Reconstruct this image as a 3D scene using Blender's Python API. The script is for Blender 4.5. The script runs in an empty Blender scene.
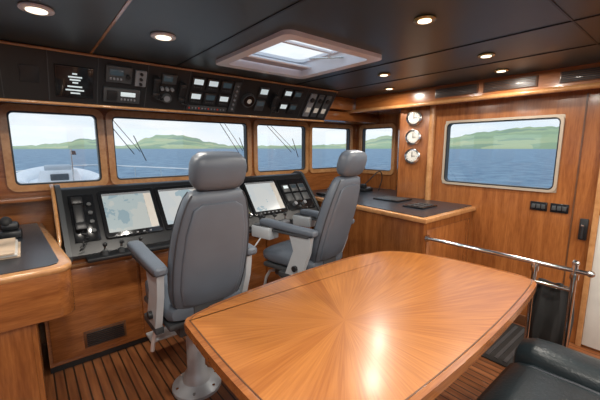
import bpy, bmesh, math, random
from mathutils import Vector, Matrix
random.seed(4)
SC=bpy.context.scene
# ---------------------------------------------------------------- materials
def newmat(name):
    m=bpy.data.materials.new(name); m.use_nodes=True
    nt=m.node_tree; nt.nodes.clear()
    o=nt.nodes.new('ShaderNodeOutputMaterial'); b=nt.nodes.new('ShaderNodeBsdfPrincipled')
    nt.links.new(b.outputs[0],o.inputs[0]); return m,nt,b
def plain(name,c,rough=.5,metal=0,coat=0,emit=None,es=0,noise=0.06,bump=0,bscale=200,spec=.5):
    m,nt,b=newmat(name); L=nt.links
    b.inputs['Roughness'].default_value=rough; b.inputs['Metallic'].default_value=metal
    b.inputs['Coat Weight'].default_value=coat; b.inputs['Specular IOR Level'].default_value=spec
    tc=nt.nodes.new('ShaderNodeTexCoord'); n=nt.nodes.new('ShaderNodeTexNoise'); n.inputs['Scale'].default_value=6
    L.new(tc.outputs['Object'],n.inputs['Vector'])
    r=nt.nodes.new('ShaderNodeValToRGB'); r.color_ramp.elements[0].position=.3; r.color_ramp.elements[1].position=.7
    r.color_ramp.elements[0].color=[x*(1-noise) for x in c]+[1]; r.color_ramp.elements[1].color=[min(1,x*(1+noise)) for x in c]+[1]
    L.new(n.outputs['Fac'],r.inputs[0]); L.new(r.outputs[0],b.inputs['Base Color'])
    if bump:
        n2=nt.nodes.new('ShaderNodeTexNoise'); n2.inputs['Scale'].default_value=bscale; L.new(tc.outputs['Object'],n2.inputs['Vector'])
        bp=nt.nodes.new('ShaderNodeBump'); bp.inputs['Strength'].default_value=bump; bp.inputs['Distance'].default_value=.002
        L.new(n2.outputs['Fac'],bp.inputs['Height']); L.new(bp.outputs[0],b.inputs['Normal'])
    if emit:
        b.inputs['Emission Color'].default_value=list(emit)+[1]; b.inputs['Emission Strength'].default_value=es
    return m
def wood(name,c1,c2,scale=(8,8,1),rough=.26,coat=.45):
    m,nt,b=newmat(name); L=nt.links
    g=nt.nodes.new('ShaderNodeNewGeometry'); mp=nt.nodes.new('ShaderNodeMapping'); mp.inputs['Scale'].default_value=scale
    L.new(g.outputs['Position'],mp.inputs['Vector'])
    n=nt.nodes.new('ShaderNodeTexNoise'); n.inputs['Scale'].default_value=2.2; n.inputs['Detail'].default_value=7; n.inputs['Distortion'].default_value=.6
    L.new(mp.outputs[0],n.inputs['Vector'])
    n2=nt.nodes.new('ShaderNodeTexNoise'); n2.inputs['Scale'].default_value=14; n2.inputs['Detail'].default_value=4
    L.new(mp.outputs[0],n2.inputs['Vector'])
    mx=nt.nodes.new('ShaderNodeMath'); mx.operation='MULTIPLY_ADD'; mx.inputs[1].default_value=.4
    L.new(n2.outputs['Fac'],mx.inputs[0]); 
    m2=nt.nodes.new('ShaderNodeMath'); m2.operation='MULTIPLY'; m2.inputs[1].default_value=.6; L.new(n.outputs['Fac'],m2.inputs[0]); L.new(m2.outputs[0],mx.inputs[2])
    r=nt.nodes.new('ShaderNodeValToRGB'); r.color_ramp.elements[0].position=.36; r.color_ramp.elements[1].position=.64
    r.color_ramp.elements[0].color=list(c1)+[1]; r.color_ramp.elements[1].color=list(c2)+[1]
    L.new(mx.outputs[0],r.inputs[0]); L.new(r.outputs[0],b.inputs['Base Color'])
    b.inputs['Roughness'].default_value=rough; b.inputs['Coat Weight'].default_value=coat; b.inputs['Coat Roughness'].default_value=.12
    return m
C1=(.215,.066,.017); C2=(.37,.133,.036)
WV=wood('wood_vertical',C1,C2,(9,9,.9))
WH=wood('wood_lateral',C1,C2,(.9,9,9))
WF=wood('wood_foreaft',C1,C2,(9,.9,9))
WL=wood('wood_light_trim',(.40,.18,.065),(.56,.29,.12),(3,3,3),.25)
WD=wood('wood_dark',(.08,.030,.012),(.14,.055,.020),(3,.7,9),.4)
BLK=plain('black_panel',(.014,.015,.017),.38)
BLKG=plain('black_gloss',(.010,.011,.013),.12)
CTR=plain('counter_black',(.026,.031,.040),.28,bump=.2)
DGREY=plain('dark_grey_plastic',(.05,.055,.06),.45)
MGREY=plain('mid_grey_plastic',(.20,.21,.23),.45)
LGREY=plain('light_grey_metal',(.50,.53,.56),.35,.2)
WFR=plain('window_frame_alloy',(.45,.38,.30),.35,.2)
WHT=plain('white_gelcoat',(.86,.87,.88),.35)
LEA=plain('grey_leather',(.105,.125,.155),.40,bump=.35,bscale=260)
SEAM=plain('seam_dark',(.04,.045,.055),.5)
SOFA=plain('sofa_leather',(.014,.021,.025),.34,bump=.6,bscale=90,noise=.2)
STEEL=plain('stainless',(.72,.72,.70),.12,1)
BRASS=plain('brass',(.62,.42,.16),.25,1)
DIAL=plain('dial_white',(.70,.69,.64),.4)
GLOW=plain('display_glow',(.5,.55,.55),.4,emit=(.75,.9,.95),es=.5)
GLOWD=plain('display_dim',(.02,.03,.04),.2,emit=(.08,.12,.14),es=.25)
RED=plain('red_label',(.6,.05,.03),.4)
PAPER=plain('paper',(.55,.42,.30),.6,noise=.4)
CEIL=plain('ceiling_panel',(.042,.056,.060),.32,bump=.3,bscale=300)
LAMPW=plain('lamp_lens',(.9,.85,.75),.4,emit=(1,.86,.62),es=2.4)
RUB=plain('rubber',(.02,.02,.02),.7)
CREAM=plain('cream_panel',(.62,.60,.56),.4)
FRM=plain('hatch_white',(.90,.91,.93),.3,noise=.01)
BLIND=plain('blind_fabric',(.50,.50,.56),.8)

def glassmat():
    m=bpy.data.materials.new('window_glass'); m.use_nodes=True; nt=m.node_tree; nt.nodes.clear()
    o=nt.nodes.new('ShaderNodeOutputMaterial'); t=nt.nodes.new('ShaderNodeBsdfTransparent'); t.inputs[0].default_value=(.97,.985,.99,1)
    g=nt.nodes.new('ShaderNodeBsdfGlossy'); g.inputs['Roughness'].default_value=.02; g.inputs[0].default_value=(1,1,1,1)
    x=nt.nodes.new('ShaderNodeMixShader'); x.inputs[0].default_value=.035
    nt.links.new(t.outputs[0],x.inputs[1]); nt.links.new(g.outputs[0],x.inputs[2]); nt.links.new(x.outputs[0],o.inputs[0])
    return m
GLS=glassmat()
def chartmat(name,off,cols,es=.65,sc=4.5):
    m,nt,b=newmat(name); L=nt.links
    tc=nt.nodes.new('ShaderNodeTexCoord'); mp=nt.nodes.new('ShaderNodeMapping'); mp.inputs['Location'].default_value=(off,off*.7,0)
    n=nt.nodes.new('ShaderNodeTexNoise'); n.inputs['Scale'].default_value=sc; n.inputs['Detail'].default_value=6
    L.new(tc.outputs['Object'],mp.inputs[0]); L.new(mp.outputs[0],n.inputs['Vector'])
    r=nt.nodes.new('ShaderNodeValToRGB'); cr=r.color_ramp; cr.interpolation='CONSTANT'
    cr.elements[0].position=0; cr.elements[0].color=(*cols[0],1)
    cr.elements[1].position=.40; cr.elements[1].color=(*cols[1],1)
    for p,c in zip((.47,.58,.64),cols[2:]):
        e=cr.elements.new(p); e.color=(*c,1)
    L.new(n.outputs['Fac'],r.inputs[0]); b.inputs['Base Color'].default_value=(.01,.01,.01,1); b.inputs['Roughness'].default_value=.2
    L.new(r.outputs[0],b.inputs['Emission Color']); b.inputs['Emission Strength'].default_value=es
    return m
CH1=chartmat('chart_screen_harbour',0,((.40,.54,.60),(.60,.70,.70),(.72,.76,.72),(.56,.62,.50),(.60,.57,.42)))
CH2=chartmat('chart_screen_coast',3.1,((.62,.72,.76),(.76,.80,.80),(.80,.82,.80),(.46,.60,.66),(.70,.66,.50)),.7,3)
CH3=chartmat('radar_screen',6.7,((.03,.06,.09),(.04,.09,.13),(.05,.12,.15),(.20,.38,.22),(.55,.50,.15)),.6,7)
def tablemat():
    m,nt,b=newmat('table_sunburst'); L=nt.links; N=nt.nodes.new
    tc=N('ShaderNodeTexCoord'); sp=N('ShaderNodeSeparateXYZ'); L.new(tc.outputs['Object'],sp.inputs[0])
    def M(op,a,bb=None):
        n=N('ShaderNodeMath'); n.operation=op
        for i,v in enumerate((a,bb)):
            if v is None: continue
            if isinstance(v,(int,float)): n.inputs[i].default_value=v
            else: L.new(v,n.inputs[i])
        return n.outputs[0]
    ang=M('ARCTAN2',sp.outputs[1],sp.outputs[0]); n=24
    a=M('MULTIPLY',ang,n/(2*math.pi)); fl=M('FLOOR',a); par=M('MODULO',M('ABSOLUTE',fl),2)
    x2=M('POWER',sp.outputs[0],2); y2=M('POWER',sp.outputs[1],2); r=M('SQRT',M('ADD',x2,y2))
    cb=N('ShaderNodeCombineXYZ'); L.new(M('MULTIPLY',ang,22),cb.inputs[0]); L.new(M('MULTIPLY',r,2.0),cb.inputs[1]); L.new(fl,cb.inputs[2])
    ns=N('ShaderNodeTexNoise'); ns.inputs['Scale'].default_value=2.0; ns.inputs['Detail'].default_value=6; L.new(cb.outputs[0],ns.inputs['Vector'])
    wn=N('ShaderNodeTexWhiteNoise'); wn.noise_dimensions='1D'; L.new(fl,wn.inputs['W'])
    fac=M('ADD',M('MULTIPLY',ns.outputs['Fac'],.72),M('ADD',M('MULTIPLY',wn.outputs['Value'],.12),M('MULTIPLY',par,.05)))
    rp=N('ShaderNodeValToRGB'); rp.color_ramp.elements[0].position=.3; rp.color_ramp.elements[1].position=.75
    rp.color_ramp.elements[0].color=(.31,.098,.018,1); rp.color_ramp.elements[1].color=(.54,.215,.050,1)
    L.new(fac,rp.inputs[0])
    L.new(rp.outputs[0],b.inputs['Base Color'])
    b.inputs['Roughness'].default_value=.32; b.inputs['Coat Weight'].default_value=.5; b.inputs['Coat Roughness'].default_value=.20
    return m
TBL=tablemat()
def floormat():
    m,nt,b=newmat('teak_holly_floor'); L=nt.links; N=nt.nodes.new
    g=N('ShaderNodeNewGeometry'); sp=N('ShaderNodeSeparateXYZ'); L.new(g.outputs['Position'],sp.inputs[0])
    def M(op,a,bb=None):
        n=N('ShaderNodeMath'); n.operation=op
        for i,v in enumerate((a,bb)):
            if v is None: continue
            if isinstance(v,(int,float)): n.inputs[i].default_value=v
            else: L.new(v,n.inputs[i])
        return n.outputs[0]
    f=M('FRACT',M('MULTIPLY',M('ADD',sp.outputs[0],10),1/.055)); st=M('LESS_THAN',f,.16)
    mp=N('ShaderNodeMapping'); mp.inputs['Scale'].default_value=(12,1,1); L.new(g.outputs['Position'],mp.inputs[0])
    ns=N('ShaderNodeTexNoise'); ns.inputs['Scale'].default_value=3; ns.inputs['Detail'].default_value=6; L.new(mp.outputs[0],ns.inputs['Vector'])
    rp=N('ShaderNodeValToRGB'); rp.color_ramp.elements[0].position=.3; rp.color_ramp.elements[1].position=.7
    rp.color_ramp.elements[0].color=(.15,.048,.018,1); rp.color_ramp.elements[1].color=(.30,.112,.040,1); L.new(ns.outputs['Fac'],rp.inputs[0])
    mx=N('ShaderNodeMixRGB'); L.new(st,mx.inputs[0]); L.new(rp.outputs[0],mx.inputs[1]); mx.inputs[2].default_value=(.025,.012,.006,1)
    L.new(mx.outputs[0],b.inputs['Base Color']); b.inputs['Roughness'].default_value=.35
    return m
FLR=floormat()
# ---------------------------------------------------------------- mesh builder
def rr(x0,y0,x1,y1,r,n=6):
    pts=[]
    for cx,cy,a0 in((x1-r,y1-r,0),(x0+r,y1-r,90),(x0+r,y0+r,180),(x1-r,y0+r,270)):
        for i in range(n+1):
            a=math.radians(a0+90*i/n); pts.append((cx+r*math.cos(a),cy+r*math.sin(a)))
    return pts
class B:
    def __init__(s,name): s.name=name; s.v=[]; s.f=[]; s.mi=[]; s.mats=[]; s.X=Matrix()
    def add(s,bm,mat,X=None):
        X=s.X@(X if X is not None else Matrix())
        bmesh.ops.transform(bm,matrix=X,verts=bm.verts[:])
        bmesh.ops.recalc_face_normals(bm,faces=bm.faces[:])
        if mat not in s.mats: s.mats.append(mat)
        k=s.mats.index(mat); o=len(s.v); bm.verts.index_update()
        for v in bm.verts: s.v.append(tuple(v.co))
        for f in bm.faces: s.f.append([o+v.index for v in f.verts]); s.mi.append(k)
        bm.free()
    def box(s,a,b,mat,bev=0,X=None,seg=2):
        bm=bmesh.new(); bmesh.ops.create_cube(bm,size=1)
        for v in bm.verts:
            for i in range(3): v.co[i]=(a[i]+b[i])/2+v.co[i]*(b[i]-a[i])
        if bev: bmesh.ops.bevel(bm,geom=bm.edges[:],offset=bev,segments=seg,profile=.5,affect='EDGES')
        s.add(bm,mat,X)
    def cyl(s,p0,p1,r,mat,r2=None,n=24,X=None,bev=0):
        p0=Vector(p0);p1=Vector(p1); d=p1-p0; bm=bmesh.new()
        bmesh.ops.create_cone(bm,cap_ends=True,segments=n,radius1=r,radius2=r if r2 is None else r2,depth=d.length)
        if bev:
            es=[e for e in bm.edges if abs(e.verts[0].co.z-e.verts[1].co.z)<1e-6]
            bmesh.ops.bevel(bm,geom=es,offset=bev,segments=2,profile=.5,affect='EDGES')
        q=d.to_track_quat('Z','Y').to_matrix().to_4x4()
        s.add(bm,mat,(X if X is not None else Matrix())@Matrix.Translation((p0+p1)/2)@q)
    def sph(s,c,r,mat,X=None):
        if isinstance(r,(int,float)): r=(r,r,r)
        bm=bmesh.new(); bmesh.ops.create_uvsphere(bm,u_segments=20,v_segments=12,radius=1)
        s.add(bm,mat,(X if X is not None else Matrix())@Matrix.Translation(c)@Matrix.Diagonal((*r,1)))
    def loft(s,secs,mat,X=None,closed=True,cap=True):
        bm=bmesh.new(); R=[[bm.verts.new(p) for p in sec] for sec in secs]; n=len(R[0])
        for i in range(len(R)-1):
            for j in range(n): bm.faces.new((R[i][j],R[i][(j+1)%n],R[i+1][(j+1)%n],R[i+1][j]))
        if cap: bm.faces.new(R[0]); bm.faces.new(R[-1])
        s.add(bm,mat,X)
    def tube(s,pts,r,mat,n=10,X=None,smooth=0):
        P=[Vector(p) for p in pts]
        for _ in range(smooth):
            Q=[P[0]]
            for a,b in zip(P[:-1],P[1:]): Q+= [a*.75+b*.25,a*.25+b*.75]
            Q.append(P[-1]); P=Q
        secs=[]; up=Vector((0,0,1)); T0=(P[1]-P[0]).normalized()
        if abs(T0.z)>.9: up=Vector((1,0,0))
        U=T0.cross(up).normalized()
        for i,p in enumerate(P):
            T=(P[min(i+1,len(P)-1)]-P[max(i-1,0)]).normalized()
            U=(U-T*U.dot(T)).normalized(); V=T.cross(U)
            secs.append([p+(U*math.cos(2*math.pi*k/n)+V*math.sin(2*math.pi*k/n))*r for k in range(n)])
        s.loft(secs,mat,X)
    def prism(s,poly,z0,z1,mat,X=None,bev=0):
        bm=bmesh.new(); vs=[bm.verts.new((p[0],p[1],z0)) for p in poly]; f=bm.faces.new(vs)
        g=bmesh.ops.extrude_face_region(bm,geom=[f]); top=[v for v in g['geom'] if isinstance(v,bmesh.types.BMVert)]
        for v in top: v.co.z=z1
        if bev:
            es=[e for e in bm.edges if abs(e.verts[0].co.z-e.verts[1].co.z)<1e-7]
            bmesh.ops.bevel(bm,geom=es,offset=bev,segments=3,profile=.5,affect='EDGES')
        s.add(bm,mat,X)
    def ring(s,out,inn,z0,z1,mat,X=None):
        bm=bmesh.new(); n=len(out)
        A=[[bm.verts.new((p[0],p[1],z)) for p in L] for L,z in((out,z0),(out,z1),(inn,z1),(inn,z0))]
        for k in range(4):
            a=A[k];b=A[(k+1)%4]
            for j in range(n): bm.faces.new((a[j],a[(j+1)%n],b[(j+1)%n],b[j]))
        s.add(bm,mat,X)
    def done(s,loc=None,rot=0,origin=None,angle=38):
        if loc is None:
            if origin is None:
                xs=[p[0] for p in s.v]; ys=[p[1] for p in s.v]; zs=[p[2] for p in s.v]
                origin=((min(xs)+max(xs))/2,(min(ys)+max(ys))/2,min(zs))
            s.v=[(p[0]-origin[0],p[1]-origin[1],p[2]-origin[2]) for p in s.v]; loc=origin
        me=bpy.data.meshes.new(s.name); me.from_pydata(s.v,[],s.f); me.update()
        for m in s.mats: me.materials.append(m)
        me.polygons.foreach_set('material_index',s.mi); me.polygons.foreach_set('use_smooth',[True]*len(s.f))
        try: me.set_sharp_from_angle(angle=math.radians(angle))
        except Exception: pass
        o=bpy.data.objects.new(s.name,me); SC.collection.objects.link(o); o.location=loc; o.rotation_euler=(0,0,rot)
        return o
def se(c,u,v,a,b,p=3.2,n=32):
    c=Vector(c);u=Vector(u);v=Vector(v); out=[]
    for i in range(n):
        t=2*math.pi*i/n; ct=math.cos(t); st=math.sin(t)
        out.append(c+u*(a*math.copysign(abs(ct)**(2/p),ct))+v*(b*math.copysign(abs(st)**(2/p),st)))
    return out
def axes(o,x,y,z):
    m=Matrix.Identity(4)
    for i,a in enumerate((x,y,z)):
        for k in range(3): m[k][i]=a[k]
    for k in range(3): m[k][3]=o[k]
    return m
H=2.05; XR=3.15; XF=3.55; YF=3.10; XL=-1.10; YB=-1.6
FW=axes((0,YF,0),(1,0,0),(0,0,1),(0,-1,0))        # front wall, inward = -y
RW=axes((XR,0,0),(0,1,0),(0,0,1),(-1,0,0))
RW2=axes((XF,0,0),(0,1,0),(0,0,1),(-1,0,0))
LW=axes((XL,0,0),(0,1,0),(0,0,1),(1,0,0))
BW=axes((0,YB,0),(1,0,0),(0,0,1),(0,1,0))
# ---------------------------------------------------------------- shell
b=B('floor'); b.box((XL,YB,-.06),(XF+.06,YF+.06,0),FLR); b.done()
def wall(name,X,a0,a1,z0,z1,holes,mat,th=.06):
    b=B(name); cur=a0
    for (h0,h1,k0,k1) in sorted(holes):
        if h0>cur: b.box((cur,z0,-th),(h0,z1,0),mat,X=X)
        b.box((h0,z0,-th),(h1,k0,0),mat,X=X); b.box((h0,k1,-th),(h1,z1,0),mat,X=X); cur=h1
    if a1>cur: b.box((cur,z0,-th),(a1,z1,0),mat,X=X)
    b.done()
WN=[0]
def window(X,g,frame=WL,fw=.045,rad=.035,proud=.022):
    WN[0]+=1; b=B('window_%d'%WN[0]); a0,a1,z0,z1=g
    b.ring(rr(a0-fw,z0-fw,a1+fw,z1+fw,rad+fw*.6),rr(a0,z0,a1,z1,rad),.0,proud,frame,X)
    b.ring(rr(a0-.001,z0-.001,a1+.001,z1+.001,rad),rr(a0+.010,z0+.010,a1-.010,z1-.010,rad*.8),-.045,.006,BLK,X)
    b.ring(rr(a0-.02,z0-.02,a1+.02,z1+.02,.01),rr(a0,z0,a1,z1,.01),-.06,.0,frame,X)
    b.prism(rr(a0+.01,z0+.01,a1-.01,z1-.01,rad*.8),-.034,-.030,GLS,X)
    b.done()
def hole(g,m=.02): return (g[0]-m,g[1]+m,g[2]-m,g[3]+m)
G=[(-.98,-.20,1.23,1.75),(-.06,.475,1.23,1.75),(.58,1.83,1.23,1.745),(1.95,2.63,1.23,1.745),(2.73,3.42,1.23,1.745)]
wall('wall_front',FW,XL,XF+.06,0,H,[hole(g) for g in G],WH)
for g in G: window(FW,g)
GS=(2.50,2.98,1.20,1.745)
wall('wall_starboard_forward',RW2,2.40,YF,0,H,[hole(GS)],WV); window(RW2,GS)
GR=(.73,1.61,1.17,1.725)
wall('wall_right',RW,YB,1.78,0,H,[hole(GR)],WV); window(RW,GR,frame=WFR,fw=.020,rad=.04,proud=.015)
GL=[(-1.0,.4,1.15,1.75),(.7,1.7,1.15,1.75),(2.0,2.85,1.20,1.75)]
wall('wall_left',LW,YB,YF,0,H,[hole(g) for g in GL],WV)
for g in GL: window(LW,g)
GB=[(-.9,.7,.75,1.90),(.95,2.95,.75,1.90)]
wall('wall_back',BW,XL,XR+.06,0,H,[hole(g) for g in GB],WH)
for g in GB: window(BW,g)
pa=Vector((3.055,2.07,0)); pc=Vector((3.148,1.785,0)); d=(pc-pa).normalized(); ln=(pc-pa).length
GP=axes(pa,tuple(d),(0,0,1),(d.y,-d.x,0))
b=B('wall_gauge_pillar'); b.prism([(3.148,1.785),(3.055,2.07),(3.09,2.11),(XF-.004,2.42),(XF+.05,2.398),(XR+.055,1.785)],.972,1.899,WV,bev=.004)
b.cyl((XR-.012,1.762,.972),(XR-.012,1.762,1.899),.03,WL); b.done()
hx0,hx1,hy0,hy1=1.06,1.71,1.37,2.06
b=B('ceiling')
b.box((XL,YB,H),(hx0,YF+.06,H+.06),CEIL); b.box((hx1,YB,H),(XF+.06,YF+.06,H+.06),CEIL)
b.box((hx0,YB,H),(hx1,hy0,H+.06),CEIL); b.box((hx0,hy1,H),(hx1,YF+.06,H+.06),CEIL); b.done()
tn=[0]
def trim(): tn[0]+=1; return B('trim_%d'%tn[0])
for x,y1 in((-.35,2.4),(.37,2.4),(.875,2.4),(1.93,2.4),(2.45,2.4)):
    b=trim(); b.box((x-.006,YB,H-.004),(x+.006,y1,H+.001),BLK if x!=.37 else WL); b.done()
b=trim(); b.box((.88,.446,H-.003),(2.97,.454,H+.001),BLK); b.done()
# roof hatch
b=B('roof_hatch'); ZT=H+.075
b.ring(rr(hx0-.05,hy0-.05,hx1+.05,hy1+.05,.05),rr(hx0+.015,hy0+.015,hx1-.015,hy1-.015,.04),H-.022,H+.0,FRM)
b.ring(rr(hx0-.004,hy0-.004,hx1+.004,hy1+.004,.02),rr(hx0+.012,hy0+.012,hx1-.012,hy1-.012,.04),H,ZT,FRM)
b.ring(rr(hx0-.02,hy0-.02,hx1+.02,hy1+.02,.05),rr(hx0+.03,hy0+.03,hx1-.03,hy1-.03,.05),ZT,ZT+.020,FRM)
b.prism(rr(hx0+.0,hy0+.0,hx1-.0,hy1-.0,.03),ZT+.028,ZT+.036,GLS)
b.box((hx0+.03,(hy0+hy1)/2-.012,ZT+.002),(hx1-.03,(hy0+hy1)/2+.012,ZT+.018),FRM,.003)
for i in range(6):
    y=hy1-.030-i*.014; b.box((hx0+.02,y-.011,H+.02),(hx1-.02,y,H+.030),BLIND,.002)
b.cyl((hx0+.02,hy1-.125,H+.026),(hx1-.02,hy1-.125,H+.026),.009,FRM)
b.tube([(hx0+.03,hy0+.22,H+.03),(hx0+.09,hy1-.2,ZT-.01)],.006,STEEL); b.tube([(hx1-.03,hy0+.22,H+.03),(hx1-.09,hy1-.2,ZT-.01)],.006,STEEL)
b.box(((hx0+hx1)/2-.05,hy0+.012,H+.03),((hx0+hx1)/2+.05,hy0+.05,H+.055),DGREY,.006)
b.done()
# starboard fascia
b=trim(); b.box((2.98,YB,1.90),(3.02,2.62,H),WF); b.box((2.98,YB,1.90),(XF,YF-.001,1.915),WF)
b.tube([(2.985,YB,1.905),(2.985,2.94,1.905)],.02,WL); b.done()
for y0,y1 in((1.28,1.66),(.86,1.24),(.35,.73)):
    b=B('air_vent'); b.box((2.972,y0,1.942),(2.981,y1,2.022),WD,.003)
    for i in range(6): b.box((2.966,y0+.012,1.95+i*.012),(2.974,y1-.012,1.956+i*.012),BLK)
    b.done()
def lamp(x,y,power,r=.045,ring=BRASS):
    b=B('ceiling_downlight'); 
    b.cyl((x,y,H-.010),(x,y,H),r*1.5,ring,bev=.004,n=32); b.cyl((x,y,H-.013),(x,y,H-.009),r*.9,LAMPW,n=32); b.done()
    if power:
        l=bpy.data.lights.new('downlight_lamp','AREA'); l.shape='DISK'; l.size=r*2; l.energy=power; l.color=(1,.93,.83)
        o=bpy.data.objects.new('downlight_lamp',l); o.location=(x,y,H-.02); SC.collection.objects.link(o)
PW=6.6
for x,y in((1.40,.85),(2.21,.92),(2.18,1.64),(2.72,1.02),(2.72,1.98)): lamp(x,y,PW,.032)
for x,y in((.6,1.8),(.1,1.78)): lamp(x,y,PW*1.3,.04,FRM)
for x,y in((.1,.3),(.6,-.4),(1.5,-.4),(2.4,-.4),(.1,-.9),(1.5,-1.0),(2.4,-1.0)): lamp(x,y,PW*2.2,.05)  # unseen downlights aft of the camera, added to brighten the interior
# ---------------------------------------------------------------- overhead console
OC=axes((0,2.40,H),(1,0,0),(0,.581,-.814),(0,-.814,-.581)); SL=.344
b=B('overhead_console')
prof=[(2.40,H-.001),(2.60,1.77),(YF-.025,1.80),(YF-.025,H-.001)]
b.prism(prof,XL+.01,2.46,BLK,X=axes((0,0,0),(0,1,0),(0,0,1),(1,0,0)))
b.tube([(XL+.02,2.395,H-.012),(2.46,2.395,H-.012)],.008,WL); b.tube([(XL+.02,2.60,1.768),(2.46,2.60,1.768)],.010,WL)
b.loft([[(2.46,2.40,H-.001),(2.46,2.60,1.77),(2.46,3.07,1.80),(2.46,3.07,H-.001)],[(2.56,2.5,H-.001),(2.50,2.64,1.77),(2.52,3.07,1.80),(2.56,3.07,H-.001)]],BLK)
def gb(x0,x1,s0,s1,h,mat,bev=.003,h0=0): b.box((x0,s0,h0),(x1,s1,h),mat,bev,X=OC)
for x in(-.05,.16,.41,.70,.985,1.41,1.78,2.1): gb(x-.002,x+.002,.02,.33,.003,DGREY,0)
gb(.19,.385,.09,.29,.012,BLKG); gb(.20,.375,.10,.28,.014,BLKG)
for x,s,w in((.275,.13,.025),(.255,.15,.07),(.262,.168,.055),(.275,.186,.03),(.25,.212,.075),(.24,.235,.095),(.265,.255,.05)): gb(x,x+w,s,s+.009,.0155,GLOW,0)
gb(.45,.60,.05,.16,.02,DGREY,.005); gb(.47,.55,.07,.11,.023,GLOWD); b.cyl((.575,.105,.02),(.575,.105,.04),.013,BLK,X=OC)
for i in range(4): gb(.47+i*.02,.483+i*.02,.125,.14,.026,MGREY)
gb(.44,.66,.20,.30,.02,DGREY,.005); gb(.46,.52,.215,.285,.03,BLK,.006); gb(.54,.63,.22,.25,.024,GLOW)
for i in range(5): gb(.54+i*.02,.552+i*.02,.265,.28,.026,MGREY)
gb(.62,.69,.06,.17,.02,MGREY,.005)
for i in range(3): b.cyl((.655,.08+i*.035,.02),(.655,.08+i*.035,.03),.01,BLK,X=OC)
def handset(x,s):
    b.box((x-.02,s,.01),(x+.02,s+.14,.045),BLK,.01,X=OC); b.box((x-.024,s,.03),(x+.024,s+.035,.06),BLK,.01,X=OC); b.box((x-.024,s+.105,.03),(x+.024,s+.14,.06),BLK,.01,X=OC)
    pts=[(x+.03+.03*math.sin(t*.5)+.008*math.cos(t*3),s+.14+.03*math.sin(t*.35),.03+.008*math.sin(t*3)) for t in [i*.35 for i in range(40)]]
    b.tube(pts,.003,BLK,6,X=OC)
handset(.75,.08); handset(.93,.10)
gb(.79,.89,.06,.13,.018,DGREY); gb(.80,.86,.07,.11,.021,GLOWD)
for i in range(3): b.cyl((.80+i*.035,.17,0),(.80+i*.035,.17,.02),.012,MGREY,X=OC)
b.cyl((.84,.24,0),(.84,.24,.02),.035,DGREY,X=OC); b.cyl((.84,.24,.02),(.84,.24,.022),.022,MGREY,X=OC)
for i,x in enumerate((1.0,1.115,1.23)):
    for j,s in enumerate((.05,.165)):
        gb(x,x+.10,s,s+.10,.016,BLK,.006); gb(x+.015,x+.085,s+.015,s+.055,.018,GLOW if (i+j)%3!=2 else GLOWD,0)
        for k in range(4): gb(x+.018+k*.018,x+.028+k*.018,s+.072,s+.082,.019,DGREY,0)
gb(1.0,1.33,.28,.32,.01,DGREY)
for k in range(12): gb(1.01+k*.026,1.022+k*.026,.294,.306,.016,MGREY if k%3 else RED)
gb(1.345,1.40,.05,.31,.012,DGREY)
for k in range(6): b.cyl((1.372,.08+k*.04,.01),(1.372,.08+k*.04,.022),.009,MGREY,X=OC)
b.cyl((1.50,.19,0),(1.50,.19,.03),.06,DGREY,X=OC,n=32); b.cyl((1.50,.19,.03),(1.50,.19,.034),.048,BLKG,X=OC,n=32); b.cyl((1.50,.19,.034),(1.50,.19,.036),.02,DIAL,X=OC)
gb(1.58,1.67,.06,.15,.018,DGREY,.005); gb(1.59,1.66,.075,.12,.02,GLOW,0)
gb(1.58,1.67,.18,.28,.018,DGREY,.005); gb(1.59,1.66,.19,.23,.02,GLOWD,0)
handset(1.74,.10)
for i,x in enumerate((1.83,1.94)):
    for s in(.05,.18):
        gb(x,x+.09,s,s+.10,.018,BLK,.005); gb(x+.012,x+.078,s+.015,s+.055,.020,GLOW if i==0 else GLOWD,0)
for x in(2.14,2.24,2.34):
    gb(x,x+.075,.06,.30,.016,MGREY if x<2.2 else DGREY,.004); b.cyl((x+.037,.12,.016),(x+.037,.12,.03),.022,BLK,X=OC); gb(x+.012,x+.062,.2,.25,.019,DIAL,0)
for x in(-.8,-.55,-.3):
    gb(x,x+.15,.08,.2,.018,DGREY,.005); gb(x+.02,x+.13,.1,.15,.021,GLOWD,0)
gb(.03,.12,.12,.22,.006,BLK,.002)
b.done()
b=trim(); b.box((2.57,2.72,1.80),(XF-.003,YF-.025,1.899),WH,.004); b.box((2.57,2.66,1.916),(XF-.003,YF-.025,H-.001),WH,.004); b.done()
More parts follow.
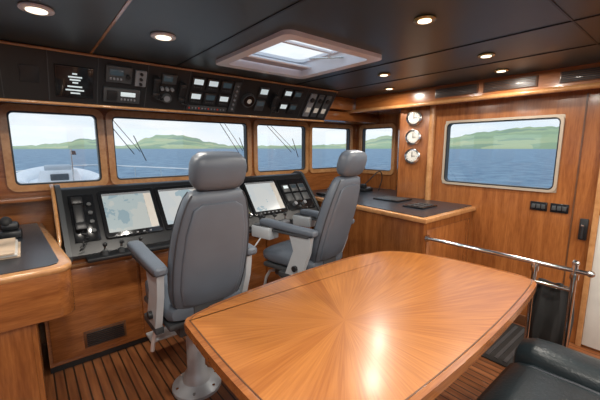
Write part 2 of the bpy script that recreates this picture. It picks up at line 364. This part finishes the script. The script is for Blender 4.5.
# ---------------------------------------------------------------- helm dash
b=B('helm_dashboard')
PX=axes((0,0,0),(0,1,0),(0,0,1),(1,0,0))
prof=[(2.575,.76),(2.53,.78),(2.53,.80),(2.85,1.20),(2.89,1.215),(YF-.025,1.17),(YF-.025,.76)]
b.prism(prof,.18,2.36,BLK,X=PX)
prof2=[(2.56,.76),(2.515,.775),(2.515,.805),(2.84,1.215),(2.88,1.235),(2.95,1.235),(YF-.025,1.18),(YF-.025,.76)]
b.prism(prof2,.15,.18,DGREY,X=PX); b.prism(prof2,2.36,2.39,DGREY,X=PX)
DS=axes((0,2.53,.80),(1,0,0),(0,.625,.781),(0,-.781,.625))
def db(x0,x1,s0,s1,h,mat,bev=.004,h0=0): b.box((x0,s0,h0),(x1,s1,h),mat,bev,X=DS)
for (x0,x1),cm in zip(((.40,.765),(.80,1.165),(1.20,1.565),(1.60,1.965)),(CH1,CH2,CH3,CH2)):
    b.prism(rr(x0-.012,.085,x1+.012,.475,.02),0,.016,BLKG,X=DS,bev=.003)
    b.prism(rr(x0+.014,.125,x1-.014,.445,.004),.016,.018,cm,X=DS)
    db(x0+.016,x1-.016,.428,.444,.0190,MGREY,0); db(x1-.070,x1-.016,.128,.425,.0190,CREAM if cm is not CH3 else DGREY,0)
    for k in range(6): db(x0+.05+k*.045,x0+.065+k*.045,.097,.107,.018,MGREY,0)
db(.21,.36,.09,.46,.010,BLKG); db(.225,.285,.16,.42,.045,BLK,.012); db(.22,.29,.16,.22,.06,BLK,.012); db(.22,.29,.36,.42,.06,BLK,.012)
for k in range(4): b.cyl((.325,.16+k*.07,.01),(.325,.16+k*.07,.026),.014,DGREY,X=DS)
pts=[(.255+.01*math.cos(t*3)+.02*math.sin(t*.4),.16-.004*t*3,.03+.01*math.sin(t*3)) for t in [i*.3 for i in range(40)]]
b.tube(pts,.0035,BLK,6,X=DS)
db(2.0,2.34,.09,.46,.010,BLKG)
for i in range(3):
    for j in range(2): db(2.02+i*.105,2.105+i*.105,.30-j*.11,.39-j*.11,.022,DGREY,.005)
for i in range(3): db(2.035+i*.105,2.09+i*.105,.34,.375,.024,GLOWD if i else GLOW,0)
b.cyl((2.08,.15,.01),(2.08,.15,.05),.02,MGREY,X=DS); b.cyl((2.2,.15,.01),(2.2,.15,.05),.02,MGREY,X=DS)
b.box((.25,2.44,.762),(2.3,2.54,.790),BLK,.010)
for x in(.36,.46,.58): b.cyl((x,2.49,.79),(x,2.49,.815),.022,DGREY); b.cyl((x,2.49,.815),(x,2.47,.86),.007,STEEL); b.sph((x,2.465,.865),.014,BLK)
for x in(1.62,1.74,1.86): b.box((x-.04,2.45,.79),(x+.04,2.53,.815),MGREY,.006); b.cyl((x,2.49,.81),(x,2.48,.875),.008,STEEL); b.sph((x,2.48,.88),.018,BLK)
b.done()
b=B('helm_cabinet'); b.box((0,2.585,.06),(2.295,YF-.003,.758),WH); b.box((.0,2.62,0.001),(2.295,YF-.01,.06),BLK)
b.box((0.0,2.57,.715),(2.295,2.60,.735),WL,.004)
for x in(.02,.585,1.15,1.715):
    b.box((x,2.572,.09),(x+.545,2.586,.70),WH,.004)
b.box((.20,2.562,.13),(.46,2.574,.25),WD,.003)
for i in range(7): b.box((.215,2.556,.142+i*.014),(.445,2.566,.149+i*.014),BLK)
b.box((.68,2.562,.13),(.92,2.574,.30),BLK,.003)
for i in range(9): b.box((.69,2.556,.142+i*.016),(.91,2.566,.150+i*.016),DGREY)
b.cyl((.08,2.572,.45),(.08,2.552,.45),.012,BRASS)
b.done()
b=trim(); b.tube([(.02,2.60,.765),(.125,2.515,.79),(.135,2.84,1.205),(.135,2.95,1.23)],.012,WL,smooth=1); b.done()
b=trim(); b.box((XL+.003,2.96,1.125),(.149,YF-.025,1.15),WH,.004); b.done()
b=B('chart_table')
top=[(XL+.003,1.86),(.06,1.86),(.10,1.875),(.125,1.91),(.13,1.96),(.06,3.07),(XL+.003,3.07)]
ins=[(XL+.003,1.905),(.04,1.905),(.075,1.925),(.085,1.97),(.03,3.07),(XL+.003,3.07)]
b.prism(top,.70,.945,WH,bev=.006); b.prism(ins,.9445,.952,CTR)
t2=[(XL+.003,1.855),(.062,1.855),(.104,1.872),(.13,1.908),(.135,1.96),(.064,3.07),(XL+.003,3.07)]
b.prism(t2,.915,.948,WL,bev=.012)
b.box((XL+.003,1.92,.0),(-.03,2.58,.70),WV,.003); b.box((XL+.003,1.90,.05),(-.05,1.925,.69),WV,.004)
b.cyl((-.5,1.90,.4),(-.5,1.88,.4),.012,BRASS); b.done()
b=B('stacked_magazine')
for i in range(3): b.box((-.30+i*.02,2.14-i*.01,.9525+i*.012),(-.06-i*.01,2.46+i*.01,.964+i*.012),PAPER if i!=1 else CREAM,.002,seg=1)
b.done()
b=B('vhf_handset'); b.box((-.16,2.60,.953),(-.05,2.72,1.0),BLK,.012); b.box((-.15,2.62,1.0),(-.06,2.70,1.05),BLK,.02); b.sph((-.12,2.66,1.05),(.03,.045,.035),RUB); b.done()
b=B('starboard_counter')
top=[(2.30,1.30),(XR-.003,1.30),(XR-.003,1.78),(XF-.003,2.43),(XF-.003,3.07),(2.42,3.07),(2.42,2.70)]
def off(pl,o): return [(p[0]+(o if p[0]<3 else 0),p[1]+(o if p[1]<1.5 else 0)) for p in pl]
b.prism(off(top,.02),.0,.93,WV); b.prism(off(top,-.012),.925,.965,WL,bev=.010); b.prism(off(top,.03),.964,.971,CTR)
b.box((2.36,1.312,.10),(3.10,1.322,.86),WV,.003)
b.done()
b=B('instrument_pod')
b.box((2.50,2.45,.972),(2.75,2.75,1.0),BLK,.01); b.box((2.55,2.5,1.0),(2.68,2.6,1.05),DGREY,.01); b.done()
b=B('desk_phone'); b.box((3.1,2.55,.972),(3.26,2.75,1.01),BLK,.01); b.box((3.12,2.57,1.01),(3.17,2.73,1.06),BLK,.012); b.box((3.2,2.57,1.01),(3.24,2.72,1.02),MGREY)
b.tube([(3.15,2.6,1.05),(3.17,2.5,1.15),(3.25,2.45,1.24),(3.32,2.46,1.14),(3.30,2.5,.98)],.006,BLK,smooth=2); b.done()
b=B('chart_plotter_pad'); b.box((2.75,1.85,.972),(3.0,2.15,.985),BLKG,.005); b.box((2.77,1.87,.985),(2.98,2.13,.987),DGREY); b.done()
b=B('navigation_keypad'); b.box((2.60,1.50,.972),(2.85,1.70,.985),BLKG,.005)
for i in range(4):
    for j in range(3): b.box((2.62+i*.055,1.52+j*.055,.985),(2.66+i*.055,1.56+j*.055,.99),DGREY,.003)
b.done()
for z in(1.79,1.60,1.41):
    b=B('brass_gauge'); cx=ln*.48
    b.cyl((cx,z,0),(cx,z,.035),.078,STEEL,X=GP,n=40,bev=.008); b.cyl((cx,z,.035),(cx,z,.038),.056,DIAL,X=GP,n=40)
    b.box((cx-.003,z-.01,.038),(cx+.003,z+.045,.041),BLK,X=GP); b.box((cx-.003,z-.003,.038),(cx+.032,z+.003,.041),BLK,X=GP)
    for k in range(12):
        a=k*math.pi/6; b.box((cx+.047*math.cos(a)-.003,z+.047*math.sin(a)-.003,.038),(cx+.047*math.cos(a)+.003,z+.047*math.sin(a)+.003,.040),BLK,X=GP)
    b.done()
b=B('switch_panel')
for y0,y1 in((.62,.735),(.755,.87)):
    b.box((y0,1.0,0),(y1,1.07,.012),BLKG,.004,X=RW)
    for k in range(3): b.box((y0+.012+k*.033,1.018,.012),(y0+.038+k*.033,1.052,.017),DGREY,.002,X=RW)
b.done()
b=B('door_1')
b.box((-.45,.001,.001),(-.40,1.89,.03),WL,.005,X=RW); b.box((.44,.001,.001),(.475,1.89,.03),WL,.005,X=RW); b.box((-.45,1.86,.001),(.475,1.895,.03),WL,.005,X=RW)
b.box((-.40,.02,.001),(.44,1.02,.018),CREAM,.004,X=RW); b.box((-.40,1.03,.001),(.44,1.855,.018),WV,.004,X=RW)
b.done()
b=B('door_handle'); b.box((.495,.82,0),(.545,.98,.015),BLK,.006,X=RW); b.cyl((.52,.93,.015),(.52,.93,.05),.009,STEEL,X=RW); b.cyl((.52,.93,.045),(.52,.84,.05),.009,BLK,X=RW); b.done()
b=trim(); b.box((.59,.0,0),(.60,1.88,.004),WD,X=RW); b.done()
b=B('baseboard_right'); b.box((.6,0,0),(1.28,.09,.012),WD,.003,X=RW); b.done()
# ---------------------------------------------------------------- table
def smooth_closed(pts,it=3):
    for _ in range(it):
        q=[]
        for i in range(len(pts)):
            a=Vector(pts[i]);c=Vector(pts[(i+1)%len(pts)]); q+=[a*.75+c*.25,a*.25+c*.75]
        pts=[tuple(x) for x in q]
    return pts
TP=[(.465,.53),(.45,.95),(.468,1.36),(.472,1.375),(.54,1.435),(1.1,1.50),(1.62,1.51),(1.95,1.47),(2.08,1.37),(2.16,1.22),(2.225,.92),(2.222,.60),(2.215,.56),(2.16,.51),(1.3,.455),(.54,.47)]
TP=smooth_closed(TP,3)
def inset(pl,dd):
    n=len(pl); out=[]
    for i in range(n):
        a=Vector(pl[i-1]);c=Vector(pl[(i+1)%n]); t=(c-a)
        if t.length>0: t.normalize()
        nrm=Vector((-t.y,t.x)); p=Vector(pl[i]); ctr=Vector((1.33,.97))
        if nrm.dot(ctr-p)<0: nrm=-nrm
        out.append(tuple(p+nrm*dd))
    return out
b=B('dining_table')
b.prism(TP,.705,.745,WH,bev=.010)
b.prism(inset(TP,.024),.744,.7478,WD); b.prism(inset(TP,.028),.745,.7484,TBL)
b.prism(inset(TP,.10),.655,.706,WD)
b.cyl((1.33,.97,.0),(1.33,.97,.03),.30,STEEL,n=40,bev=.006); b.cyl((1.33,.97,.03),(1.33,.97,.66),.075,STEEL,n=32); b.cyl((1.33,.97,.60),(1.33,.97,.66),.10,STEEL,.2)
b.done(origin=(1.02,.93,0))
# ---------------------------------------------------------------- helm chairs
def helm_chair(loc,rot,pods):
    b=B('helm_chair')
    secs=[[(r*math.cos(2*math.pi*k/40),r*math.sin(2*math.pi*k/40),z) for k in range(40)] for r,z in((.15,.0),(.15,.018),(.135,.028),(.085,.05),(.070,.10),(.055,.12),(.052,.40),(.07,.42),(.07,.46))]
    b.loft(secs,LGREY)
    for k in range(6): b.cyl((.125*math.cos(k*1.047),.125*math.sin(k*1.047),.02),(.125*math.cos(k*1.047),.125*math.sin(k*1.047),.036),.010,STEEL,n=6)
    b.box((-.15,-.18,.46),(.15,.20,.535),DGREY,.012); b.box((-.19,-.05,.50),(.19,.02,.54),LGREY,.006)
    b.tube([(-.10,.15,.50),(-.17,.12,.47),(-.20,.06,.46)],.008,STEEL); b.sph((-.205,.05,.46),.016,BLK)
    b.box((-.215,-.22,.535),(.215,.27,.575),DGREY,.015)
    sec=[]
    for y,a,c in((-.24,.17,.02),(-.235,.20,.04),(-.20,.22,.055),(0,.225,.056),(.18,.22,.060),(.27,.20,.055),(.30,.18,.038),(.31,.14,.015)):
        sec.append(se((0,y,.63),(1,0,0),(0,0,1),a,c,4))
    b.loft(sec,LEA)
    def yc(z): return -.20-.30*(z-.66)
    V=Vector((0,.958,.287))
    back=[(.645,.12,.02),(.655,.165,.040),(.69,.195,.052),(.80,.210,.056),(.95,.212,.056),(1.08,.202,.054),(1.18,.182,.050),(1.25,.160,.046),(1.285,.138,.038),(1.30,.100,.020)]
    b.loft([se((0,yc(z),z),(1,0,0),V,a,t,3.8,40) for z,a,t in back],LEA)
    shell=[(.68,.10,.012),(.70,.150,.018),(.80,.170,.020),(.95,.170,.020),(1.10,.158,.018),(1.22,.130,.014),(1.245,.09,.008)]
    b.loft([se(Vector((0,yc(z),z))-V*.046,(1,0,0),V,a,t,3.6,40) for z,a,t in shell],LEA)
    for sgn in(-1,1):
        for q in(-1,1):
            pts=[Vector((sgn*a*.965,yc(z),z))+V*(q*t*.62) for z,a,t in back[1:-1]]
            b.tube(pts,.0045,SEAM,6,smooth=1)
    for z in(.80,.95,1.08,1.2):
        b.tube([Vector((-.15,yc(z),z))+V*.052,Vector((0,yc(z),z))+V*.056,Vector((.15,yc(z),z))+V*.052],.004,SEAM,6)
    b.box((-.09,-.25,.50),(.09,-.16,.70),DGREY,.015)
    for x in(-.05,.05): b.cyl((x,yc(1.27),1.27),(x,yc(1.35),1.35),.008,STEEL)
    hd=[(1.303,.085,.02),(1.312,.115,.042),(1.335,.132,.056),(1.37,.138,.062),(1.42,.138,.062),(1.45,.128,.054),(1.470,.105,.038),(1.477,.06,.015)]
    b.loft([se((0,yc(z),z),(1,0,0),V,a,t,3.4,36) for z,a,t in hd],LEA)
    for sgn in(-1,1):
        x=sgn*.255
        sec=[]
        for y,a,c,z in((-.30,.018,.010,.905),(-.29,.032,.022,.905),(-.24,.036,.028,.905),(0,.038,.028,.915),(.16,.040,.028,.925),(.22,.038,.024,.925),(.24,.022,.010,.925)):
            sec.append(se((x,y,z),(1,0,0),(0,0,1),a,c,3))
        b.loft(sec,LEA)
        b.box((x-.028,-.24,.865),(x+.028,.18,.885),DGREY,.006)
        b.loft([[(x-sgn*.02,-.26,.87),(x+sgn*.015,-.26,.87),(x+sgn*.015,-.06,.87),(x-sgn*.02,-.06,.87)],
                [(x-sgn*.02,-.24,.75),(x+sgn*.015,-.24,.75),(x+sgn*.015,-.10,.75),(x-sgn*.02,-.10,.75)],
                [(x-sgn*.02,-.17,.56),(x+sgn*.015,-.17,.56),(x+sgn*.015,-.02,.56),(x-sgn*.02,-.02,.56)]],LGREY)
        b.box((x-.03 if sgn>0 else x-.015,-.17,.52),(x+.015 if sgn>0 else x+.03,.05,.56),DGREY,.006)
        b.cyl((x+sgn*.013,-.12,.62),(x+sgn*.035,-.12,.62),.022,BLK)
        if pods:
            b.box((x-.055,.10,.80),(x+.055,.30,.895),LGREY,.014); b.box((x-.045,.12,.893),(x+.045,.29,.902),DGREY,.004)
            b.cyl((x,.24,.90),(x,.25,.955),.009,BLK); b.sph((x,.25,.965),(.016,.016,.022),BLK)
            for k in range(3): b.cyl((x-.025+k*.025,.15,.902),(x-.025+k*.025,.15,.909),.007,RED if k==0 else WHT)
    for x in(-.13,.13): b.tube([(x,.18,.50),(x,.30,.46),(x,.36,.24),(x,.40,.20)],.012,LGREY,smooth=1)
    b.box((-.17,.34,.185),(.17,.48,.203),LGREY,.006)
    b.tube([(-.235,-.10,.56),(-.245,-.02,.42),(-.24,.04,.32)],.012,WHT,smooth=1)
    return b.done(loc=loc,rot=rot)
helm_chair((.715,1.90,0),0,False)
helm_chair((1.70,2.0,0),math.radians(12),True)
b=B('coiled_cable')
pts=[(1.30+.05*math.sin(t*.8)+t*.02,2.545-.02*t,.74-.09*t+.010*t*t) for t in range(10)]
b.tube(pts,.006,WHT,8,smooth=2); b.done()
# ---------------------------------------------------------------- rail
b=B('handrail')
b.tube([(2.33,1.285,.81),(2.335,1.2,.81),(2.34,.60,.81),(2.345,.40,.81),(2.345,.33,.81)],.014,STEEL,14)
b.cyl((2.33,1.285,.81),(2.33,1.297,.81),.028,STEEL); b.sph((2.345,.33,.81),.02,STEEL)
b.cyl((2.34,.59,0),(2.34,.59,.81),.014,STEEL); b.cyl((2.34,.59,0),(2.34,.59,.012),.035,STEEL)
b.cyl((2.345,.40,0),(2.345,.40,.85),.014,STEEL); b.cyl((2.345,.40,0),(2.345,.40,.012),.035,STEEL); b.sph((2.345,.40,.855),.018,STEEL)
b.tube([(2.34,.59,.69),(2.345,.40,.69)],.011,STEEL)
b.cyl((2.34,.59,.76),(2.34,.59,.79),.022,STEEL); b.cyl((2.345,.40,.76),(2.345,.40,.79),.022,STEEL)
b.done()
b=B('hanging_jacket')
secs=[]
for z,a,t,dx in((.675,.05,.010,0),(.67,.085,.02,0),(.60,.10,.032,.005),(.48,.11,.038,0),(.36,.105,.04,-.006),(.26,.10,.036,0),(.23,.085,.02,0)):
    sec=se((2.43+dx,.50,z),(0,1,0),(1,0,0),a,t,2.4,36)
    secs.append([p+Vector((.012*math.sin(i*1.3+z*6),0,0)) for i,p in enumerate(sec)])
b.loft(secs,RUB); b.tube([(2.345,.45,.709),(2.38,.47,.70),(2.43,.50,.67)],.008,RUB,smooth=1)
b.tube([(2.345,.56,.709),(2.38,.54,.70),(2.43,.50,.67)],.008,RUB,smooth=1); b.done()
b=B('dark_stairwell_standin'); b.prism(rr(2.42,.62,3.10,1.26,.03),.0005,.012,RUB,bev=.003)  # added black ribbed mat standing in for the dark stairwell opening
for i in range(10): b.box((2.46,.66+i*.058,.012),(3.06,.685+i*.058,.016),DGREY)
b.done()
# ---------------------------------------------------------------- settee
b=B('leather_settee')
b.box((.65,-.36,.02),(1.9,.42,.32),WD,.01); b.box((.64,-.38,.31),(1.92,.45,.38),SOFA,.02,seg=3)
for x0,x1 in((.66,1.22),(1.225,1.765)):
    secs=[]
    for y,c in((-.30,.01),(-.285,.05),(-.24,.07),(.1,.078),(.40,.072),(.455,.055),(.485,.035),(.495,.01)):
        secs.append(se(((x0+x1)/2,y,.44),(1,0,0),(0,0,1),(x1-x0)/2-.002-(.07-min(c,.07))*.5,c,4.5,44))
    b.loft(secs,SOFA)
    b.tube([((x0+.06),-.2,.514),((x0+.06),.38,.510),((x0+.07),.45,.485)],.005,SEAM,6,smooth=1)
    b.tube([((x1-.06),-.2,.514),((x1-.06),.38,.510),((x1-.07),.45,.485)],.005,SEAM,6,smooth=1)
secs=[]
for y,a,c in((-.42,.05,.02),(-.41,.08,.07),(-.36,.10,.11),(.36,.108,.115),(.44,.100,.108),(.485,.085,.09),(.50,.05,.05)):
    secs.append(se((1.86,y,.445),(1,0,0),(0,0,1),a,c,3,36))
b.loft(secs,SOFA); b.box((1.77,-.40,.02),(1.95,.46,.40),SOFA,.03,seg=3)
b.tube([(1.80,.44,.535),(1.80,.0,.545),(1.80,-.36,.54)],.005,SEAM,6); b.tube([(1.92,.44,.535),(1.92,.0,.545),(1.92,-.36,.54)],.005,SEAM,6)
secs=[]
for z,a,t in((.34,.60,.07),(.40,.635,.09),(.60,.635,.09),(.78,.62,.075),(.83,.60,.05),(.845,.55,.02)):
    secs.append(se((1.28,-.42-.12*(z-.34),z),(1,0,0),(0,1,0),a,t,5,48))
b.loft(secs,SOFA); b.done()
# ---------------------------------------------------------------- exterior
b=B('foredeck')
dk=[(XL-.5,3.35),(XF+.5,3.35),(3.3,7.5),(2.2,10.5),(1.2,12.2),(.2,10.5),(-.9,7.5)]
b.prism(dk,-.6,.10,WHT); b.prism([(XL,3.22),(XF,3.22),(XF,3.36),(XL,3.36)],-.6,.95,WHT)
rail=[(-1.4,4.2),(-.85,7.5),(.22,10.4),(1.2,12.0),(2.18,10.4),(3.25,7.5),(3.8,4.2)]
for z in(.55,.98): b.tube([(x,y,z) for x,y in rail],.016,STEEL,8,smooth=1)
for k in range(len(rail)-1):
    for t in(0.15,.5,.85):
        x=rail[k][0]*(1-t)+rail[k+1][0]*t; y=rail[k][1]*(1-t)+rail[k+1][1]*t; b.cyl((x,y,.09),(x,y,.97),.012,STEEL,n=8)
b.done()
b=B('bow_tender')
secs=[]
for y,a,c in((6.2,.30,.10),(6.25,.46,.20),(6.8,.52,.23),(7.6,.50,.23),(8.3,.36,.20),(8.75,.10,.10)):
    secs.append(se((.42,y,.72),(1,0,0),(0,0,1),a,c,3.2,32))
b.loft(secs,WHT)
for sg in(-1,1):
    b.tube([(.42+sg*.50,6.1,.90),(.42+sg*.54,7.0,.92),(.42+sg*.48,7.9,.94),(.42+sg*.2,8.6,.98),(.42,8.75,.99)],.13,WHT,14,smooth=2)
b.loft([[(.10,6.5,.85),(.74,6.5,.85),(.70,7.4,.85),(.14,7.4,.85)],[(.18,6.55,1.14),(.66,6.55,1.14),(.60,7.2,1.05),(.24,7.2,1.05)]],WHT)
b.box((.24,6.6,1.12),(.60,6.75,1.22),LGREY,.03,seg=3); b.box((.30,6.50,.98),(.54,6.56,1.08),DGREY,.01)
b.cyl((.60,6.5,.9),(.60,6.5,1.48),.010,STEEL); b.prism([(0,0),(.07,0),(.06,.06),(0,.07)],0,.006,DGREY,X=axes((.60,6.5,1.38),(1,0,0),(0,0,1),(0,1,0)))
b.cyl((.42,6.9,.101),(.42,6.9,.6),.2,WHT); b.cyl((.42,7.9,.101),(.42,7.9,.6),.2,WHT)
b.done()
for x,xt in((.56,.66),(1.6,1.70),(2.15,2.42)): 
    b=B('windscreen_wiper'); y=3.22
    b.tube([(xt+.10,y,1.44),(x-.05,y,1.80)],.0035,BLK,8); b.tube([(xt+.15,y,1.46),(x+.0,y,1.80)],.003,BLK,8)
    b.tube([(xt+.19,y-.02,1.38),(xt+.10,y-.02,1.60)],.004,BLK,8); b.box((x-.10,3.165,1.78),(x+.04,3.25,1.83),BLK,.006); b.done()
def seamat():
    m,nt,b=newmat('sea_water'); L=nt.links; N=nt.nodes.new
    g=N('ShaderNodeNewGeometry'); n=N('ShaderNodeTexNoise'); n.inputs['Scale'].default_value=.25; n.inputs['Detail'].default_value=8; n.inputs['Roughness'].default_value=.65
    L.new(g.outputs['Position'],n.inputs['Vector'])
    r=N('ShaderNodeValToRGB'); r.color_ramp.elements[0].position=.35; r.color_ramp.elements[1].position=.68
    r.color_ramp.elements[0].color=(.05,.15,.26,1); r.color_ramp.elements[1].color=(.22,.37,.48,1)
    L.new(n.outputs['Fac'],r.inputs[0]); L.new(r.outputs[0],b.inputs['Base Color'])
    bp=N('ShaderNodeBump'); bp.inputs['Strength'].default_value=.8; bp.inputs['Distance'].default_value=.8
    L.new(n.outputs['Fac'],bp.inputs['Height']); L.new(bp.outputs[0],b.inputs['Normal'])
    b.inputs['Roughness'].default_value=.45; b.inputs['Specular IOR Level'].default_value=.25
    return m
SEA=seamat()
b=B('sea'); b.box((-15000,-15000,-5),(15000,15000,-4),SEA); b.done()
def landmat():
    m,nt,b=newmat('coast_fields'); L=nt.links; N=nt.nodes.new
    g=N('ShaderNodeNewGeometry'); v=N('ShaderNodeTexVoronoi'); v.inputs['Scale'].default_value=.008
    L.new(g.outputs['Position'],v.inputs['Vector'])
    r=N('ShaderNodeValToRGB'); cr=r.color_ramp; cr.elements[0].color=(.16,.25,.12,1); cr.elements[1].color=(.50,.50,.20,1)
    e=cr.elements.new(.5); e.color=(.30,.42,.16,1)
    sp=N('ShaderNodeSeparateColor'); L.new(v.outputs['Color'],sp.inputs[0]); L.new(sp.outputs[0],r.inputs[0]); L.new(r.outputs[0],b.inputs['Base Color'])
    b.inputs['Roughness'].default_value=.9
    b.inputs['Emission Color'].default_value=(.55,.66,.75,1); b.inputs['Emission Strength'].default_value=.18  # distance haze put into the land as a weak blue-grey glow
    return m
LAND=landmat()
prof=[(-30,2),(0,2),(4,4),(7,8),(9,7),(11,2),(13,3),(15,9),(17,12),(20,12),(22,10),(24,6),(28,2.5),(36,2.5),(42,3),(47,4),(50,7),(54,12),(58,8),(63,9),(68,14),(73,17),(80,17),(90,12),(110,8)]
def hp(a):
    for (a0,h0),(a1,h1) in zip(prof[:-1],prof[1:]):
        if a0<=a<=a1:
            t=(a-a0)/(a1-a0); t=t*t*(3-2*t); return h0+(h1-h0)*t
    return 0
vs=[];fs=[]; rows=[(1300,0),(1330,.18),(1500,.45),(1750,.75),(2000,1),(2400,.6)]
A=[-30+i*.5 for i in range(281)]
for a in A:
    h=hp(a)+.3*math.sin(a*3.1)+.3*math.sin(a*7.7)
    for R,k in rows: vs.append((R*math.sin(math.radians(a)),R*math.cos(math.radians(a)),-4+max(0,h)*k*R/333))
nr=len(rows)
for i in range(len(A)-1):
    for j in range(nr-1): fs.append((i*nr+j,(i+1)*nr+j,(i+1)*nr+j+1,i*nr+j+1))
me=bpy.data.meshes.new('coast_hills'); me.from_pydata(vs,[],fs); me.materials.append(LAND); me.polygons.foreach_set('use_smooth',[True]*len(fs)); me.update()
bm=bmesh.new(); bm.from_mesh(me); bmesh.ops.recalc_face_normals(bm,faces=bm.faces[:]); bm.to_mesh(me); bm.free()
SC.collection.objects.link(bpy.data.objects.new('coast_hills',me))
# ---------------------------------------------------------------- world
w=bpy.data.worlds.new('World'); SC.world=w; w.use_nodes=True; nt=w.node_tree; nt.nodes.clear(); L=nt.links; N=nt.nodes.new
o=N('ShaderNodeOutputWorld'); bg=N('ShaderNodeBackground'); L.new(bg.outputs[0],o.inputs[0])
tc=N('ShaderNodeTexCoord'); sp=N('ShaderNodeSeparateXYZ'); L.new(tc.outputs['Generated'],sp.inputs[0])
r=N('ShaderNodeValToRGB'); cr=r.color_ramp; cr.elements[0].position=0; cr.elements[0].color=(.78,.85,.90,1); cr.elements[1].position=.5; cr.elements[1].color=(.42,.60,.86,1)
L.new(sp.outputs[2],r.inputs[0])
mp=N('ShaderNodeMapping'); mp.inputs['Scale'].default_value=(1,1,4); L.new(tc.outputs['Generated'],mp.inputs[0])
n=N('ShaderNodeTexNoise'); n.inputs['Scale'].default_value=4.5; n.inputs['Detail'].default_value=8; L.new(mp.outputs[0],n.inputs['Vector'])
r2=N('ShaderNodeValToRGB'); r2.color_ramp.elements[0].position=.42; r2.color_ramp.elements[1].position=.62; L.new(n.outputs['Fac'],r2.inputs[0])
mx=N('ShaderNodeMixRGB'); L.new(r2.outputs[0],mx.inputs[0]); L.new(r.outputs[0],mx.inputs[1]); mx.inputs[2].default_value=(.88,.90,.91,1)
L.new(mx.outputs[0],bg.inputs[0]); bg.inputs[1].default_value=1.2
# ---------------------------------------------------------------- camera
cam=bpy.data.cameras.new('Camera'); cam.sensor_width=36; cam.lens=20; cam.clip_start=.02; cam.clip_end=60000
co=bpy.data.objects.new('Camera',cam); SC.collection.objects.link(co); co.location=(0,0,1.5)
co.rotation_euler=(math.radians(90-9),0,-math.radians(39.5)); SC.camera=co
SC.view_settings.view_transform='Standard'
